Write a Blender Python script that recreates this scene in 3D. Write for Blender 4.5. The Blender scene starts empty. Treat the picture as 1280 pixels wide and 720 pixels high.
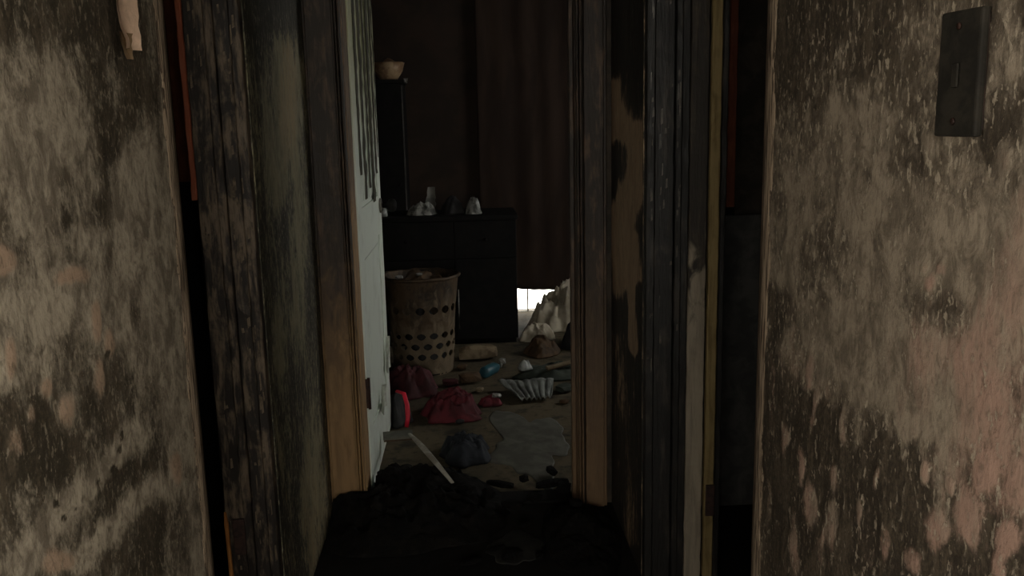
import bpy, bmesh, math, random
import numpy as np
from mathutils import Vector, Matrix, noise as mn

# ------------------------------------------------------------------ camera
F = 1105.0
def nrm(v):
    v = np.array(v, float); return v / np.linalg.norm(v)
_Y = nrm([577 - 640, 156 - 360, F]); _D = nrm([132, 5940, F])
_D = nrm(_D - _Y * (_D @ _Y)); _X = np.cross(_D, _Y)
RW = np.array([_X, _Y, -_D])                       # camera (right, down, forward) -> world
CAM = np.array([0.0, 0.0, 1.25])
cd = bpy.data.cameras.new('camera'); cam = bpy.data.objects.new('camera', cd)
bpy.context.scene.collection.objects.link(cam)
r_, u_, b_ = RW @ [1, 0, 0], RW @ [0, -1, 0], RW @ [0, 0, -1]
cam.matrix_world = Matrix(((r_[0], u_[0], b_[0], CAM[0]), (r_[1], u_[1], b_[1], CAM[1]), (r_[2], u_[2], b_[2], CAM[2]), (0, 0, 0, 1)))
cd.sensor_width = 36; cd.lens = F / 1280 * 36; cd.clip_start = 0.02
bpy.context.scene.camera = cam

# ------------------------------------------------------------------ world, lights, exposure
S = bpy.context.scene
S.view_settings.view_transform = 'Standard'; S.view_settings.look = 'None'
S.view_settings.exposure = 0.0; S.view_settings.gamma = 1.0
w = bpy.data.worlds.new('overcast_sky'); S.world = w; w.use_nodes = True
w.node_tree.nodes['Background'].inputs[0].default_value = (1.0, 0.97, 0.90, 1)
w.node_tree.nodes['Background'].inputs[1].default_value = 5.0
def area(name, loc, direction, sx, sy, power, col):
    l = bpy.data.lights.new(name, 'AREA'); l.shape = 'RECTANGLE'; l.size = sx; l.size_y = sy
    l.energy = power; l.color = col
    o = bpy.data.objects.new(name, l); S.collection.objects.link(o)
    o.location = loc; o.rotation_euler = Vector(direction).to_track_quat('-Z', 'Y').to_euler()
    return o
P_RIGHT, P_LEFT, P_REAR, ROOM_P = 15.0, 13.0, 33.0, 0.50
area('added_rear_light_right', (1.66, -0.75, 1.35), (-1, 0.75, -0.1), 1.0, 1.0, P_RIGHT, (1.0, 0.90, 0.72))  # added lamp, unseen behind the viewer, brightens the left hall wall
area('added_rear_light_left', (-1.66, -0.75, 1.35), (1, 0.75, -0.1), 1.0, 1.0, P_LEFT, (1.0, 0.88, 0.71))  # added lamp on the other side, brightens the right hall wall
area('added_rear_light_wide', (0, -2.34, 1.40), (0, 1, -0.02), 2.9, 1.0, P_REAR, (1.0, 0.90, 0.72))  # added wide lamp, its window invented to light jambs and side doorways
area('daylight_room_window', (2.12, 4.35, 1.35), (-1, -0.12, -0.25), 0.9, 1.0, ROOM_P, (0.86, 1.0, 0.94))

# ------------------------------------------------------------------ helpers
COL = S.collection
def nvec(q): return Vector((mn.noise(q + Vector((9.3, 1.1, 4.7))), mn.noise(q + Vector((2.9, 17.3, 8.1))), mn.noise(q + Vector((6.1, 3.7, 21.9)))))
rng = random.Random(7)
def ray(u, v): return RW @ np.array([(u - 640) / F, (v - 360) / F, 1.0])
def on(ax, val, u, v):
    d = ray(u, v); t = (val - CAM[ax]) / d[ax]; p = CAM + t * d
    return Vector((float(p[0]), float(p[1]), float(p[2])))
def proj(P):                                        # Nx3 world -> pixels (for placing stains on the walls)
    c = (P - CAM) @ RW
    return 640 + F * c[:, 0] / c[:, 2], 360 + F * c[:, 1] / c[:, 2], c[:, 2]
def props(o, label=None, cat=None, group=None, kind=None):
    if label: o['label'] = label
    if cat: o['category'] = cat
    if group: o['group'] = group
    if kind: o['kind'] = kind
    return o
def link(name, me, mat=None, parent=None):
    o = bpy.data.objects.new(name, me); COL.objects.link(o)
    if mat is not None and me is not None: me.materials.append(mat)
    if parent: o.parent = parent; o.matrix_parent_inverse = Matrix.Translation(-Vector(parent.location)) if parent.type == 'EMPTY' and False else Matrix()
    return o
def from_bm(name, bm, mat, parent=None, smooth=False):
    me = bpy.data.meshes.new(name); bm.to_mesh(me); bm.free()
    if smooth:
        for p in me.polygons: p.use_smooth = True
    return link(name, me, mat, parent)
def from_np(name, V, Fc, mat, parent=None, smooth=True, attrs=None):
    me = bpy.data.meshes.new(name); me.from_pydata([tuple(map(float, v)) for v in V], [], [tuple(map(int, f)) for f in Fc])
    if attrs:
        for k, a in attrs.items():
            at = me.attributes.new(k, 'FLOAT', 'POINT'); at.data.foreach_set('value', np.asarray(a, np.float32))
    if smooth:
        for p in me.polygons: p.use_smooth = True
    me.update()
    return link(name, me, mat, parent)
def root(name, loc, label, cat, group=None):
    o = bpy.data.objects.new(name, None); COL.objects.link(o); o.location = loc; o.empty_display_size = 0.05
    return props(o, label, cat, group)
def box_bm(bm, a, b, bev=0.0):
    g = bmesh.ops.create_cube(bm, size=1)
    c = [(a[i] + b[i]) / 2 for i in range(3)]; s = [abs(b[i] - a[i]) for i in range(3)]
    for v in g['verts']: v.co = Vector((c[0] + v.co.x * s[0], c[1] + v.co.y * s[1], c[2] + v.co.z * s[2]))
    if bev:
        es = list({e for v in g['verts'] for e in v.link_edges})
        bmesh.ops.bevel(bm, geom=es, offset=bev, segments=2, affect='EDGES', profile=0.6)
def box(name, a, b, mat, parent=None, bev=0.0):
    bm = bmesh.new(); box_bm(bm, a, b, bev); return from_bm(name, bm, mat, parent)
def plank(name, a, b, mat, parent=None, rough=0.0012, step=0.02, seed=0, bev=0.002):
    """upright board from corner a to corner b, cut along its length and worn uneven"""
    bm = bmesh.new(); box_bm(bm, a, b)
    ax = max(range(3), key=lambda i: abs(b[i] - a[i]))
    L = abs(b[ax] - a[ax]); n = min(120, max(2, int(L / step)))
    es = [e for e in bm.edges if abs(e.verts[0].co[ax] - e.verts[1].co[ax]) > L * .9]
    bev_e = list(es)
    if bev: bmesh.ops.bevel(bm, geom=bev_e, offset=bev, segments=1, affect='EDGES')
    es = [e for e in bm.edges if abs(e.verts[0].co[ax] - e.verts[1].co[ax]) > L * .9]
    bmesh.ops.subdivide_edges(bm, edges=es, cuts=n, use_grid_fill=False)
    for v in bm.verts:
        q = v.co * 26 + Vector((seed * 3.1, seed * 1.7, 0)); d = nvec(q) * rough * 1.2 + nvec(q * 3.7) * rough * .7
        d[ax] = 0; v.co += d
    return from_bm(name, bm, mat, parent)
def lathe(name, prof, n, mat, parent=None, center=(0, 0, 0), smooth=True, axis='z', wob=0.0, seed=0):
    V, Fc = [], []
    for (r, z) in prof:
        for k in range(n):
            a = 2 * math.pi * k / n; rr = r
            if wob: rr = r * (1 + wob * mn.noise(Vector((math.cos(a) * 1.5, math.sin(a) * 1.5, z * 12 + seed))))
            p = (rr * math.cos(a), rr * math.sin(a), z)
            if axis == 'x': p = (z, rr * math.cos(a), rr * math.sin(a))
            if axis == 'y': p = (rr * math.cos(a), z, rr * math.sin(a))
            V.append((p[0] + center[0], p[1] + center[1], p[2] + center[2]))
    for i in range(len(prof) - 1):
        for k in range(n):
            Fc.append((i * n + k, i * n + (k + 1) % n, (i + 1) * n + (k + 1) % n, (i + 1) * n + k))
    if prof[0][0] > 1e-4: Fc.append(tuple(range(n))[::-1])
    if prof[-1][0] > 1e-4: Fc.append(tuple((len(prof) - 1) * n + k for k in range(n)))
    return from_np(name, V, Fc, mat, parent, smooth)
def tube(name, pts, rad, mat, parent=None, n=8, flat=1.0):
    pts = [Vector(p) for p in pts]; V, Fc = [], []
    m = len(pts)
    for i, p in enumerate(pts):
        t = (pts[min(i + 1, m - 1)] - pts[max(i - 1, 0)]).normalized()
        s = t.cross(Vector((0, 0, 1)));  s = s.normalized() if s.length > 1e-3 else Vector((1, 0, 0))
        q = s.cross(t).normalized(); rr = rad[i] if isinstance(rad, (list, tuple)) else rad
        for k in range(n):
            a = 2 * math.pi * k / n; V.append(p + s * math.cos(a) * rr + q * math.sin(a) * rr * flat)
    for i in range(m - 1):
        for k in range(n): Fc.append((i * n + k, i * n + (k + 1) % n, (i + 1) * n + (k + 1) % n, (i + 1) * n + k))
    Fc.append(tuple(range(n))[::-1]); Fc.append(tuple((m - 1) * n + k for k in range(n)))
    return from_np(name, V, Fc, mat, parent)
def heap(name, c, rx, ry, h, mat, parent=None, seed=0, folds=1.0, fscale=9.0, lean=(0, 0), na=72, nr=22, rot=0.0, ragged=.35, mat_local=True):
    """crumpled cloth or rubbish: a dome with a ragged outline and sharp folds, closed underneath"""
    V, Fc = [], []
    cz = c[2]
    for i in range(nr + 1):
        t = i / nr
        for k in range(na):
            a = 2 * math.pi * k / na
            rg = 1 + ragged * mn.noise(Vector((math.cos(a) * 1.4 + seed * 5.3, math.sin(a) * 1.4, seed * 2.1))) + ragged * .4 * mn.noise(Vector((math.cos(a) * 4, math.sin(a) * 4, seed * 7.7)))
            x, y = t * rg * rx * math.cos(a), t * rg * ry * math.sin(a)
            base = max(0.0, 1 - t ** 1.8) ** 1.0
            q = Vector((x * fscale * .9 + seed * 11.7, y * fscale * .9 - seed * 4.1, seed * 1.3))
            w_ = nvec(q * .8) * .9
            q2 = q + w_
            rid = 1 - abs(mn.noise(q2)) * 2.2
            rid2 = 1 - abs(mn.noise(q2 * 2.3 + Vector((5, 1, 2)))) * 2.2
            lump = mn.noise(q * .45 + Vector((9, 3, 1)))
            z = h * base * (0.72 + .45 * lump) + folds * h * (0.17 * rid + .08 * rid2) * min(1, base * 2.2)
            z = max(0.002, z + h * base * (lean[0] * math.cos(a) + lean[1] * math.sin(a)) * t)
            if t == 1: z = 0.0
            xr, yr = x * math.cos(rot) - y * math.sin(rot), x * math.sin(rot) + y * math.cos(rot)
            V.append((xr, yr, z))
    for i in range(nr):
        for k in range(na):
            Fc.append((i * na + k, (i + 1) * na + k, (i + 1) * na + (k + 1) % na, i * na + (k + 1) % na))
    Fc.append(tuple(nr * na + k for k in range(na))[::-1])
    o = from_np(name, V, Fc, mat, parent); o.location = c
    return o
from mathutils.bvhtree import BVHTree
def rest(o, *targets, gap=.002):
    """lower or lift o so that it just lies on the targets"""
    bpy.context.view_layer.update()
    pts = []
    for q in [o] + list(o.children):
        if q.type == 'MESH':
            mw = q.matrix_world if q == o else o.matrix_world @ q.matrix_local
            pts += [mw @ v.co for v in q.data.vertices]
    dz = None
    for tg_ in targets:
        mw = tg_.matrix_world; tr = BVHTree.FromPolygons([mw @ v.co for v in tg_.data.vertices], [tuple(p.vertices) for p in tg_.data.polygons])
        for p in pts:
            hit = tr.ray_cast(Vector((p.x, p.y, 3)), Vector((0, 0, -1)))
            if hit[0] is not None:
                d = hit[0].z + gap - p.z
                if dz is None or d > dz: dz = d
    if dz is None: return o
    o.location.z += dz; pts = [p + Vector((0, 0, dz)) for p in pts]
    fs, n = [], 0                                   # then lift until no face of o crosses a ridge of the target
    for q in [o] + list(o.children):
        if q.type == 'MESH': fs += [tuple(n + i for i in p.vertices) for p in q.data.polygons]; n += len(q.data.vertices)
    trees = [BVHTree.FromPolygons([t_.matrix_world @ v.co for v in t_.data.vertices], [tuple(p.vertices) for p in t_.data.polygons]) for t_ in targets]
    for _ in range(60):
        tr = BVHTree.FromPolygons(pts, fs)
        if not any(tr.overlap(t_) for t_ in trees): break
        o.location.z += .001; pts = [p + Vector((0, 0, .001)) for p in pts]
    return o
def keep_in(o, fn):
    for v in o.data.vertices:
        x, y = fn(v.co.x + o.location.x, v.co.y + o.location.y); v.co.x = x - o.location.x; v.co.y = y - o.location.y
def chunk_mesh(name, seed, sx, sy, sz, mat):
    bm = bmesh.new(); bmesh.ops.create_icosphere(bm, subdivisions=2, radius=1)
    for v in bm.verts:
        n1 = mn.noise(v.co * 1.3 + Vector((seed * 3.3, 0, 0))); n2 = mn.noise(v.co * 3.1 + Vector((0, seed * 2.7, 0)))
        v.co *= 1 + .35 * n1 + .2 * n2
        v.co = Vector((max(-.8, min(.8, v.co.x)) * sx, max(-.8, min(.8, v.co.y)) * sy, max(-.8, min(.8, v.co.z)) * sz))
    zmin = min(v.co.z for v in bm.verts)
    for v in bm.verts: v.co.z -= zmin
    me = bpy.data.meshes.new(name); bm.to_mesh(me); bm.free(); me.materials.append(mat)
    return me
def fractal(P, scale, octv=4, sz=1.0, seed=0.0):
    out = np.empty(len(P))
    for i, p in enumerate(P):
        out[i] = mn.fractal(Vector((p[0] * scale + seed, p[1] * scale, p[2] * scale * sz)), 1.0, 2.0, octv)
    return out

# ------------------------------------------------------------------ materials
class NT:
    def __init__(s, name, rough=.8, spec=.3):
        s.m = bpy.data.materials.new(name); s.m.use_nodes = True; s.t = s.m.node_tree; s.b = s.t.nodes['Principled BSDF']
        s.b.inputs['Roughness'].default_value = rough; s.b.inputs['Specular IOR Level'].default_value = spec
        s.co = s.t.nodes.new('ShaderNodeTexCoord')
    def link(s, a, b): s.t.links.new(a, b)
    def map(s, sc=(1, 1, 1), loc=(0, 0, 0), src='Object'):
        n = s.t.nodes.new('ShaderNodeMapping'); n.inputs['Scale'].default_value = sc; n.inputs['Location'].default_value = loc
        s.link(s.co.outputs[src], n.inputs['Vector']); return n.outputs[0]
    def noise(s, vec, scale, detail=5, rough=.6, dist=0):
        n = s.t.nodes.new('ShaderNodeTexNoise'); n.inputs['Scale'].default_value = scale; n.inputs['Detail'].default_value = detail
        n.inputs['Roughness'].default_value = rough; n.inputs['Distortion'].default_value = dist
        s.link(vec, n.inputs['Vector']); return n.outputs['Fac']
    def attr(s, name):
        n = s.t.nodes.new('ShaderNodeAttribute'); n.attribute_name = name; return n.outputs['Fac']
    def math(s, op, a, b=None, c=None):
        n = s.t.nodes.new('ShaderNodeMath'); n.operation = op
        for i, x in enumerate((a, b, c)):
            if x is None: continue
            if isinstance(x, (int, float)): n.inputs[i].default_value = x
            else: s.link(x, n.inputs[i])
        return n.outputs[0]
    def step(s, v, lo, hi, o0=0, o1=1):
        n = s.t.nodes.new('ShaderNodeMapRange'); n.interpolation_type = 'SMOOTHSTEP'
        s.link(v, n.inputs['Value'])
        for k, x in zip(('From Min', 'From Max', 'To Min', 'To Max'), (lo, hi, o0, o1)): n.inputs[k].default_value = x
        return n.outputs[0]
    def mix(s, f, a, b):
        n = s.t.nodes.new('ShaderNodeMix'); n.data_type = 'RGBA'
        for i, x in ((0, f), (6, a), (7, b)):
            if isinstance(x, (int, float)): n.inputs[i].default_value = x
            elif isinstance(x, tuple): n.inputs[i].default_value = (*x, 1)
            else: s.link(x, n.inputs[i])
        return n.outputs[2]
    def sep(s, vec):
        n = s.t.nodes.new('ShaderNodeSeparateXYZ'); s.link(vec, n.inputs[0]); return n.outputs
    def bump(s, h, strength=.5, dist=.003):
        n = s.t.nodes.new('ShaderNodeBump'); n.inputs['Strength'].default_value = strength; n.inputs['Distance'].default_value = dist
        s.link(h, n.inputs['Height']); s.link(n.outputs[0], s.b.inputs['Normal'])
    def col(s, c):
        if isinstance(c, tuple): s.b.inputs['Base Color'].default_value = (*c, 1)
        else: s.link(c, s.b.inputs['Base Color'])
        return s.m
def mat_plaster(name, light, warm, soot, sz=.75, light2=(.20, .17, .12), soot2=(.10, .078, .054), fleck=(.52, .44, .33), hard=.18, fl_amt=.8):
    """painted plaster under soot: attributes soot / pink give the broad stains, noise breaks them into flakes, streaks and specks"""
    m = NT(name, .72, .25)
    v = m.map((1, 1, sz)); vs = m.map((1, 1, sz * .42))
    n1 = m.noise(v, 58, 6, .66, .5); n2 = m.noise(v, 16, 6, .62, .7); n3 = m.noise(v, 190, 4, .6); n4 = m.noise(vs, 36, 6, .64, .4); n5 = m.noise(m.map((1, 1, sz * .75)), 120, 5, .62, .4)
    s = m.attr('soot')
    for n_, a_ in ((n1, 1.25), (n2, .95), (n3, .7), (n4, .75)): s = m.math('ADD', s, m.math('MULTIPLY', m.math('SUBTRACT', n_, .5), a_))
    f = m.step(s, hard + .05, 1.0 - hard * .4)
    p = m.math('ADD', m.attr('pink'), m.math('MULTIPLY', m.math('SUBTRACT', n4, .5), 1.1))
    n6 = m.noise(v, 30, 6, .68, .9); c = m.mix(m.step(m.math('ADD', m.math('MULTIPLY', n2, .4), m.math('MULTIPLY', n6, .6)), .42, .60), light, light2)
    c = m.mix(m.step(p, .25, .85), c, warm)
    c = m.mix(m.step(n5, .50, .68, 0, .55), c, (.11, .09, .064))
    dk = m.mix(m.step(m.math('ADD', m.math('MULTIPLY', n4, .6), m.math('MULTIPLY', n3, .4)), .44, .62), soot, soot2)
    c = m.mix(f, c, dk)
    mid = m.math('MULTIPLY', m.step(s, .15, .42), m.step(s, .85, 1.3, 1, .12))
    c = m.mix(m.math('MULTIPLY', m.math('MULTIPLY', m.step(n5, .555, .63, 0, 1), mid), fl_amt), c, fleck)
    m.bump(m.math('SUBTRACT', m.math('ADD', m.math('MULTIPLY', n1, .9), m.math('MULTIPLY', n5, .5)), m.math('MULTIPLY', f, .6)), .6, .0035)
    return m.col(c)
def mat_char(name, dark, fleck, amt=.5, sx=42, stretch=.12, rough=.6, tone=None, tz=(0, 1), spec=.35, amt_tone=1.0):
    """burnt timber, flecks stretched along the grain; tone = colour of the sound wood below the char line"""
    m = NT(name, rough, spec)
    v = m.map((1, 1, stretch)); v2 = m.map((1, 1, .5))
    n1 = m.noise(v, sx, 6, .65, .4); n2 = m.noise(v2, 22, 5, .6, .8); n3 = m.noise(v, sx * 4.2, 4, .6)
    c = m.mix(m.step(m.math('ADD', m.math('MULTIPLY', n1, .6), m.math('MULTIPLY', n2, .5)), .62 - .2 * amt, .78 - .2 * amt), dark, fleck)
    c = m.mix(m.step(n3, .5, .72, 0, .5), c, dark)
    if tone:
        z = m.sep(m.map())[2]
        q = m.math('ADD', z, m.math('MULTIPLY', m.math('SUBTRACT', n2, .5), .9))
        k = m.step(q, tz[0], tz[1], 1, 0)
        tc = m.mix(m.step(n1, .4, .65, 0, .6), tone, tuple(x * .45 for x in tone))
        c = m.mix(m.math('MULTIPLY', k, amt_tone), c, tc)
    m.bump(m.math('ADD', n1, m.math('MULTIPLY', n3, .5)), .6, .003)
    return m.col(c)
def mat_noise(name, a, b, scale=20, lo=.4, hi=.62, rough=.8, spec=.3, stretch=(1, 1, 1), bump=.3, trans=0.0, dist=.003):
    m = NT(name, rough, spec); v = m.map(stretch); n = m.noise(v, scale, 5, .6, .4)
    c = m.mix(m.step(n, lo, hi), a, b)
    if bump: m.bump(m.noise(v, scale * 3, 4, .6), bump, dist)
    if trans: m.b.inputs['Transmission Weight'].default_value = trans
    return m.col(c)

M = {}
M['wall_l'] = mat_plaster('sooty_plaster', (.42, .36, .275), (.41, .29, .205), (.042, .034, .023), light2=(.17, .14, .105), fl_amt=.38)
M['wall_r'] = mat_plaster('sooty_pink_plaster', (.33, .27, .20), (.39, .25, .19), (.040, .031, .022), light2=(.15, .12, .088), fl_amt=.62)
M['strip_l'] = mat_plaster('olive_scorched_plaster', (.24, .215, .13), (.28, .21, .115), (.026, .024, .017), sz=.45, light2=(.13, .12, .075), soot2=(.052, .047, .033), fleck=(.26, .23, .165), hard=.42)
M['strip_r'] = mat_plaster('peach_scorched_plaster', (.36, .25, .16), (.38, .265, .17), (.013, .011, .009), sz=.30, light2=(.27, .185, .115), soot2=(.030, .023, .017), fleck=(.12, .085, .055), hard=.35, fl_amt=.3)
M['sooty'] = mat_noise('soot_black_plaster', (.020, .016, .012), (.045, .034, .024), 14)
M['room_wall'] = mat_noise('smoke_stained_room_wall', (.014, .008, .005), (.024, .0135, .0085), 4)
M['ceiling'] = mat_noise('smoke_blackened_ceiling', (.012, .010, .008), (.03, .025, .02), 9)
M['jamb_l'] = mat_char('charred_brown_jamb', (.013, .009, .0065), (.135, .100, .067), .60, sx=55, stretch=.16)
M['jamb_r'] = mat_char('charred_black_jamb', (.009, .008, .007), (.040, .033, .027), .35, rough=.5)
M['case_l'] = mat_char('scorched_tan_casing', (.018, .012, .008), (.072, .043, .025), .5, tone=(.25, .15, .068), tz=(.22, .95))
M['case_r'] = mat_char('scorched_brown_casing', (.020, .014, .010), (.085, .052, .032), .5, tone=(.19, .115, .058), tz=(.0, .95), amt_tone=.7)
M['tan'] = mat_char('sound_tan_wood', (.05, .03, .016), (.16, .095, .045), .7, tone=(.36, .22, .105), tz=(.8, 1.25))
M['yellow'] = mat_char('yellow_raw_wood', (.15, .105, .040), (.24, .175, .075), .9, sx=60, stretch=.04, rough=.7)
M['pale_edge'] = mat_char('pale_primed_edge', (.025, .02, .015), (.06, .045, .03), .4, tone=(.30, .25, .185), tz=(.72, .95))
M['red'] = mat_char('red_brown_stained_wood', (.20, .052, .022), (.28, .085, .035), .6, rough=.6)
M['orange'] = mat_char('split_orange_wood', (.28, .11, .025), (.50, .24, .075), .6, stretch=.05)
M['black'] = mat_noise('burnt_black', (.0045, .0045, .0045), (.008, .007, .0065), 16, rough=.75, spec=.15)
M['blackgrey'] = mat_noise('grey_scorched_panel', (.040, .039, .037), (.075, .072, .066), 12, rough=.6)
M['hinge'] = mat_noise('rusty_dark_steel', (.020, .011, .009), (.045, .022, .016), 50, rough=.6)
M['steel'] = mat_noise('smoked_steel', (.16, .15, .13), (.30, .29, .26), 60, rough=.4, spec=.6)

# floor
def mat_floor(name, a, b, c, s1=3.0):
    m = NT(name, .85, .2); v = m.map(); n = m.noise(v, s1, 6, .65, .6); n2 = m.noise(v, 26, 5, .65); n3 = m.noise(v, 9, 4, .6)
    k = m.mix(m.step(n, .42, .60), a, b); k = m.mix(m.step(n3, .52, .68, 0, .8), k, c)
    k = m.mix(m.step(n2, .5, .7, 0, .6), k, tuple(x * .5 for x in c)); m.bump(n2, .5, .006)
    return m.col(k)
M['floor_hall'] = mat_floor('burnt_hall_floor', (.005, .0045, .004), (.010, .0085, .007), (.003, .003, .0025))
M['floor_room'] = mat_floor('sooty_tan_carpet', (.115, .092, .058), (.078, .064, .043), (.030, .027, .020), 3.4)
M['ash'] = mat_noise('grey_wet_ash', (.085, .083, .070), (.13, .127, .108), 12, rough=.6, spec=.3)

# ------------------------------------------------------------------ the setting: hall walls with soot stains
def cap(u, v, u0, v0, u1, v1, r):
    """soft stroke mask between two points, radius r (photo pixels on the wall)"""
    dx, dy = u1 - u0, v1 - v0; L = dx * dx + dy * dy + 1e-9
    t = np.clip(((u - u0) * dx + (v - v0) * dy) / L, 0, 1)
    d = np.hypot(u - u0 - t * dx, v - v0 - t * dy) / r
    return np.exp(-d ** 2 * 1.1)
def ell(u, v, cu, cv, ru, rv, k=2.0):
    return np.exp(-(((u - cu) / ru) ** 2 + ((v - cv) / rv) ** 2) ** k * .8)
def sm(x, a, b):
    t = np.clip((x - a) / (b - a), 0, 1); return t * t * (3 - 2 * t)

def left_masks(P):
    u, v, d = proj(P); nz = fractal(P, 9, 4, .8); nb = fractal(P, 3.2, 3, .8, 4.0)
    u = u + 10 * nz; v = v + 16 * nb + 8 * nz
    s = .40 + .30 * nb
    s += .55 * (1 - sm(v, 5, 110)) * (1 - .6 * sm(u, 140, 185)) + .12 * (1 - sm(v, 100, 220)) * sm(u, 20, 110)
    for a in ((150, 40, 172, 120, 24), (172, 120, 140, 190, 22), (138, 150, 126, 255, 17), (120, 90, 128, 170, 18), (126, 250, 128, 282, 8), (80, 215, 88, 270, 12), (88, 330, 84, 262, 8)):
        s += .30 * cap(u, v, *a)
    s += .40 * sm(v, 400, 600) + .20 * ell(u, v, 130, 480, 70, 50) + .28 * ell(u, v, 40, 560, 60, 60)+ .25 * ell(u, v, 200, 640, 40, 90)
    s += .25 * cap(u, v, 30, 300, 60, 420, 26)
    s -= .55 * ell(u, v, 172, 260, 26, 90) + .30 * ell(u, v, 40, 190, 50, 70) + .25 * ell(u, v, 70, 380, 60, 40) + .2 * ell(u, v, 195, 400, 18, 90)
    for a in ((25, 705, 88, 628, 17), (88, 628, 168, 548, 17), (105, 700, 200, 610, 17), (230, 560, 215, 480, 10)):
        s -= .85 * cap(u, v, *a)
    s += .35 * cap(u, v, 60, 660, 165, 585, 6)
    for cu, cv in ((133, 442), (118, 603), (147, 563), (92, 632), (141, 592), (79, 645), (70, 628), (152, 545)):
        s += 1.0 * ell(u, v, cu, cv, 4, 6)
    p = .10 + .15 * nb + 0 * u
    sp = ((20, 556, 13, 22), (85, 512, 10, 26), (56, 482, 9, 16), (8, 450, 10, 30), (120, 470, 9, 26), (135, 430, 8, 20), (118, 400, 8, 26), (5, 330, 16, 20), (220, 585, 9, 22), (70, 700, 22, 16), (40, 520, 6, 14), (90, 345, 22, 12))
    bl = np.zeros(len(P))
    for q in sp:
        e = ell(u, v, *q); p += .75 * e; s -= .45 * e; bl += e
    s -= .35 * sm(u, 192, 214) * sm(u, 160, 200)
    h = .0012 * nz + .0015 * nb + .0016 * bl
    return s, p, h
def right_masks(P):
    u, v, d = proj(P); nz = fractal(P, 9, 4, .8, 7.0); nb = fractal(P, 3.2, 3, .8, 11.0)
    u0, v0 = u.copy(), v.copy(); nf = fractal(P, 26, 3, .6, 5.0); u = u + 9 * nz + 5 * nf; v = v + 14 * nb + 8 * nz + 9 * nf
    s = .52 + .34 * nb + .12 * nf - .06 * sm(u, 1000, 1240) * sm(v, 150, 320)
    s += .34 * (1 - sm(v, 40, 150)) * (1 - sm(u, 1080, 1170)) + .16 * (1 - sm(v, 120, 250))
    s += .3 * cap(u, v, 1180, 195, 1130, 190, 24) + .25 * cap(u, v, 985, 60, 1000, 130, 22) + .22 * cap(u, v, 1230, 190, 1275, 120, 18)
    s += .22 * ell(u, v, 1185, 390, 34, 24) + .2 * ell(u, v, 1040, 330, 26, 50)
    s -= .42 * ell(u, v, 1050, 440, 75, 60) + .38 * ell(u, v, 1170, 490, 60, 55) + .22 * ell(u, v, 985, 330, 18, 60) + .28 * ell(u, v, 1250, 330, 60, 110) + .16 * ell(u, v, 1060, 150, 40, 45) + .2 * ell(u, v, 1262, 90, 18, 80)
    line = np.interp(u0, [950, 975, 1010, 1060, 1100, 1150, 1190, 1230, 1290], [400, 420, 500, 520, 505, 560, 590, 600, 640])
    low = sm(v, line - 30, line + 50); s += .42 * low
    s += .5 * ell(u, v, 975, 390, 16, 40) + .5 * cap(u, v, 1010, 500, 1062, 582, 9)
    for a in ((965, 480, 960, 640, 12), (985, 590, 975, 700, 12)): s += .4 * cap(u, v, *a)
    fl = ((1010, 460, 6, 26), (1020, 520, 4, 30), (1055, 540, 6, 38), (1007, 592, 5, 26), (1040, 598, 9, 18), (996, 686, 9, 42), (1036, 660, 10, 38), (1026, 690, 5, 30), (1170, 664, 16, 30), (1211, 646, 20, 38), (1266, 676, 18, 24), (1236, 592, 14, 22), (1276, 600, 12, 26), (1190, 606, 5, 10), (1130, 520, 12, 26), (1072, 480, 14, 24), (1016, 640, 5, 30), (1112, 690, 7, 26), (1140, 706, 14, 18), (1252, 712, 10, 20), (1158, 592, 6, 16), (984, 560, 5, 26), (968, 520, 4, 60), (960, 600, 4, 60), (1076, 640, 4, 24), (1100, 600, 4, 20))
    p = .08 + .40 * sm(u, 1080, 1260) * sm(v, 130, 330) + .22 * sm(v, 300, 560) + .45 * nb + .25 * nz
    bl = np.zeros(len(P))
    for q in fl:
        e = ell(u, v, *q); ring = ell(u, v, q[0], q[1], q[2] * 1.35, q[3] * 1.22) - e
        s += .40 * ring - .70 * e; p += .15 * e; bl += .6 * e
    for q in ((1166, 350, 9, 14), (1252, 192, 13, 16), (1158, 180, 10, 18), (1178, 328, 6, 10), (1156, 326, 6, 10), (1108, 280, 12, 12)):
        e = ell(u, v, *q); s -= .5 * e; p += .45 * e; bl += .7 * e
    h = .0012 * nz + .0016 * nb + .0024 * bl
    return s, p, h
def strip_l_masks(P):
    u, v, d = proj(P); nz = fractal(P, 14, 4, .3); nb = fractal(P, 4, 3, .5, 3.0)
    s = .78 + .25 * nb - .50 * ell(u, v, 352, 130, 22, 110) - .30 * ell(u, v, 345, 215, 12, 40) - .35 * ell(u, v, 372, 330, 10, 120) - .35 * ell(u, v, 392, 620, 14, 110) - .2 * ell(u, v, 350, 430, 10, 60)
    s += .4 * (1 - sm(v, 0, 90))
    p = .25 + .4 * ell(u, v, 360, 120, 12, 90) + .3 * sm(v, 500, 650)
    return s, p, .002 * nz
def strip_r_masks(P):
    u, v, d = proj(P); nz = fractal(P, 12, 4, .3, 2.0); nb = fractal(P, 5, 3, .5, 8.0)
    uu = u + 7 * nz; vv = v + 14 * nb
    s = 1.05 + .1 * nb
    for a in ((766, 110, 772, 165, 13), (772, 145, 796, 170, 14), (796, 170, 792, 250, 11), (790, 240, 784, 275, 12), (776, 270, 780, 350, 16), (794, 300, 800, 350, 8), (786, 350, 794, 430, 7), (757, 130, 759, 160, 6)):
        s -= 1.15 * cap(uu, vv, *a)
    s -= .35 * cap(uu, vv, 770, 420, 792, 680, 10)
    p = .3 + .2 * nb
    return s, p, .002 * nz
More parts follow.
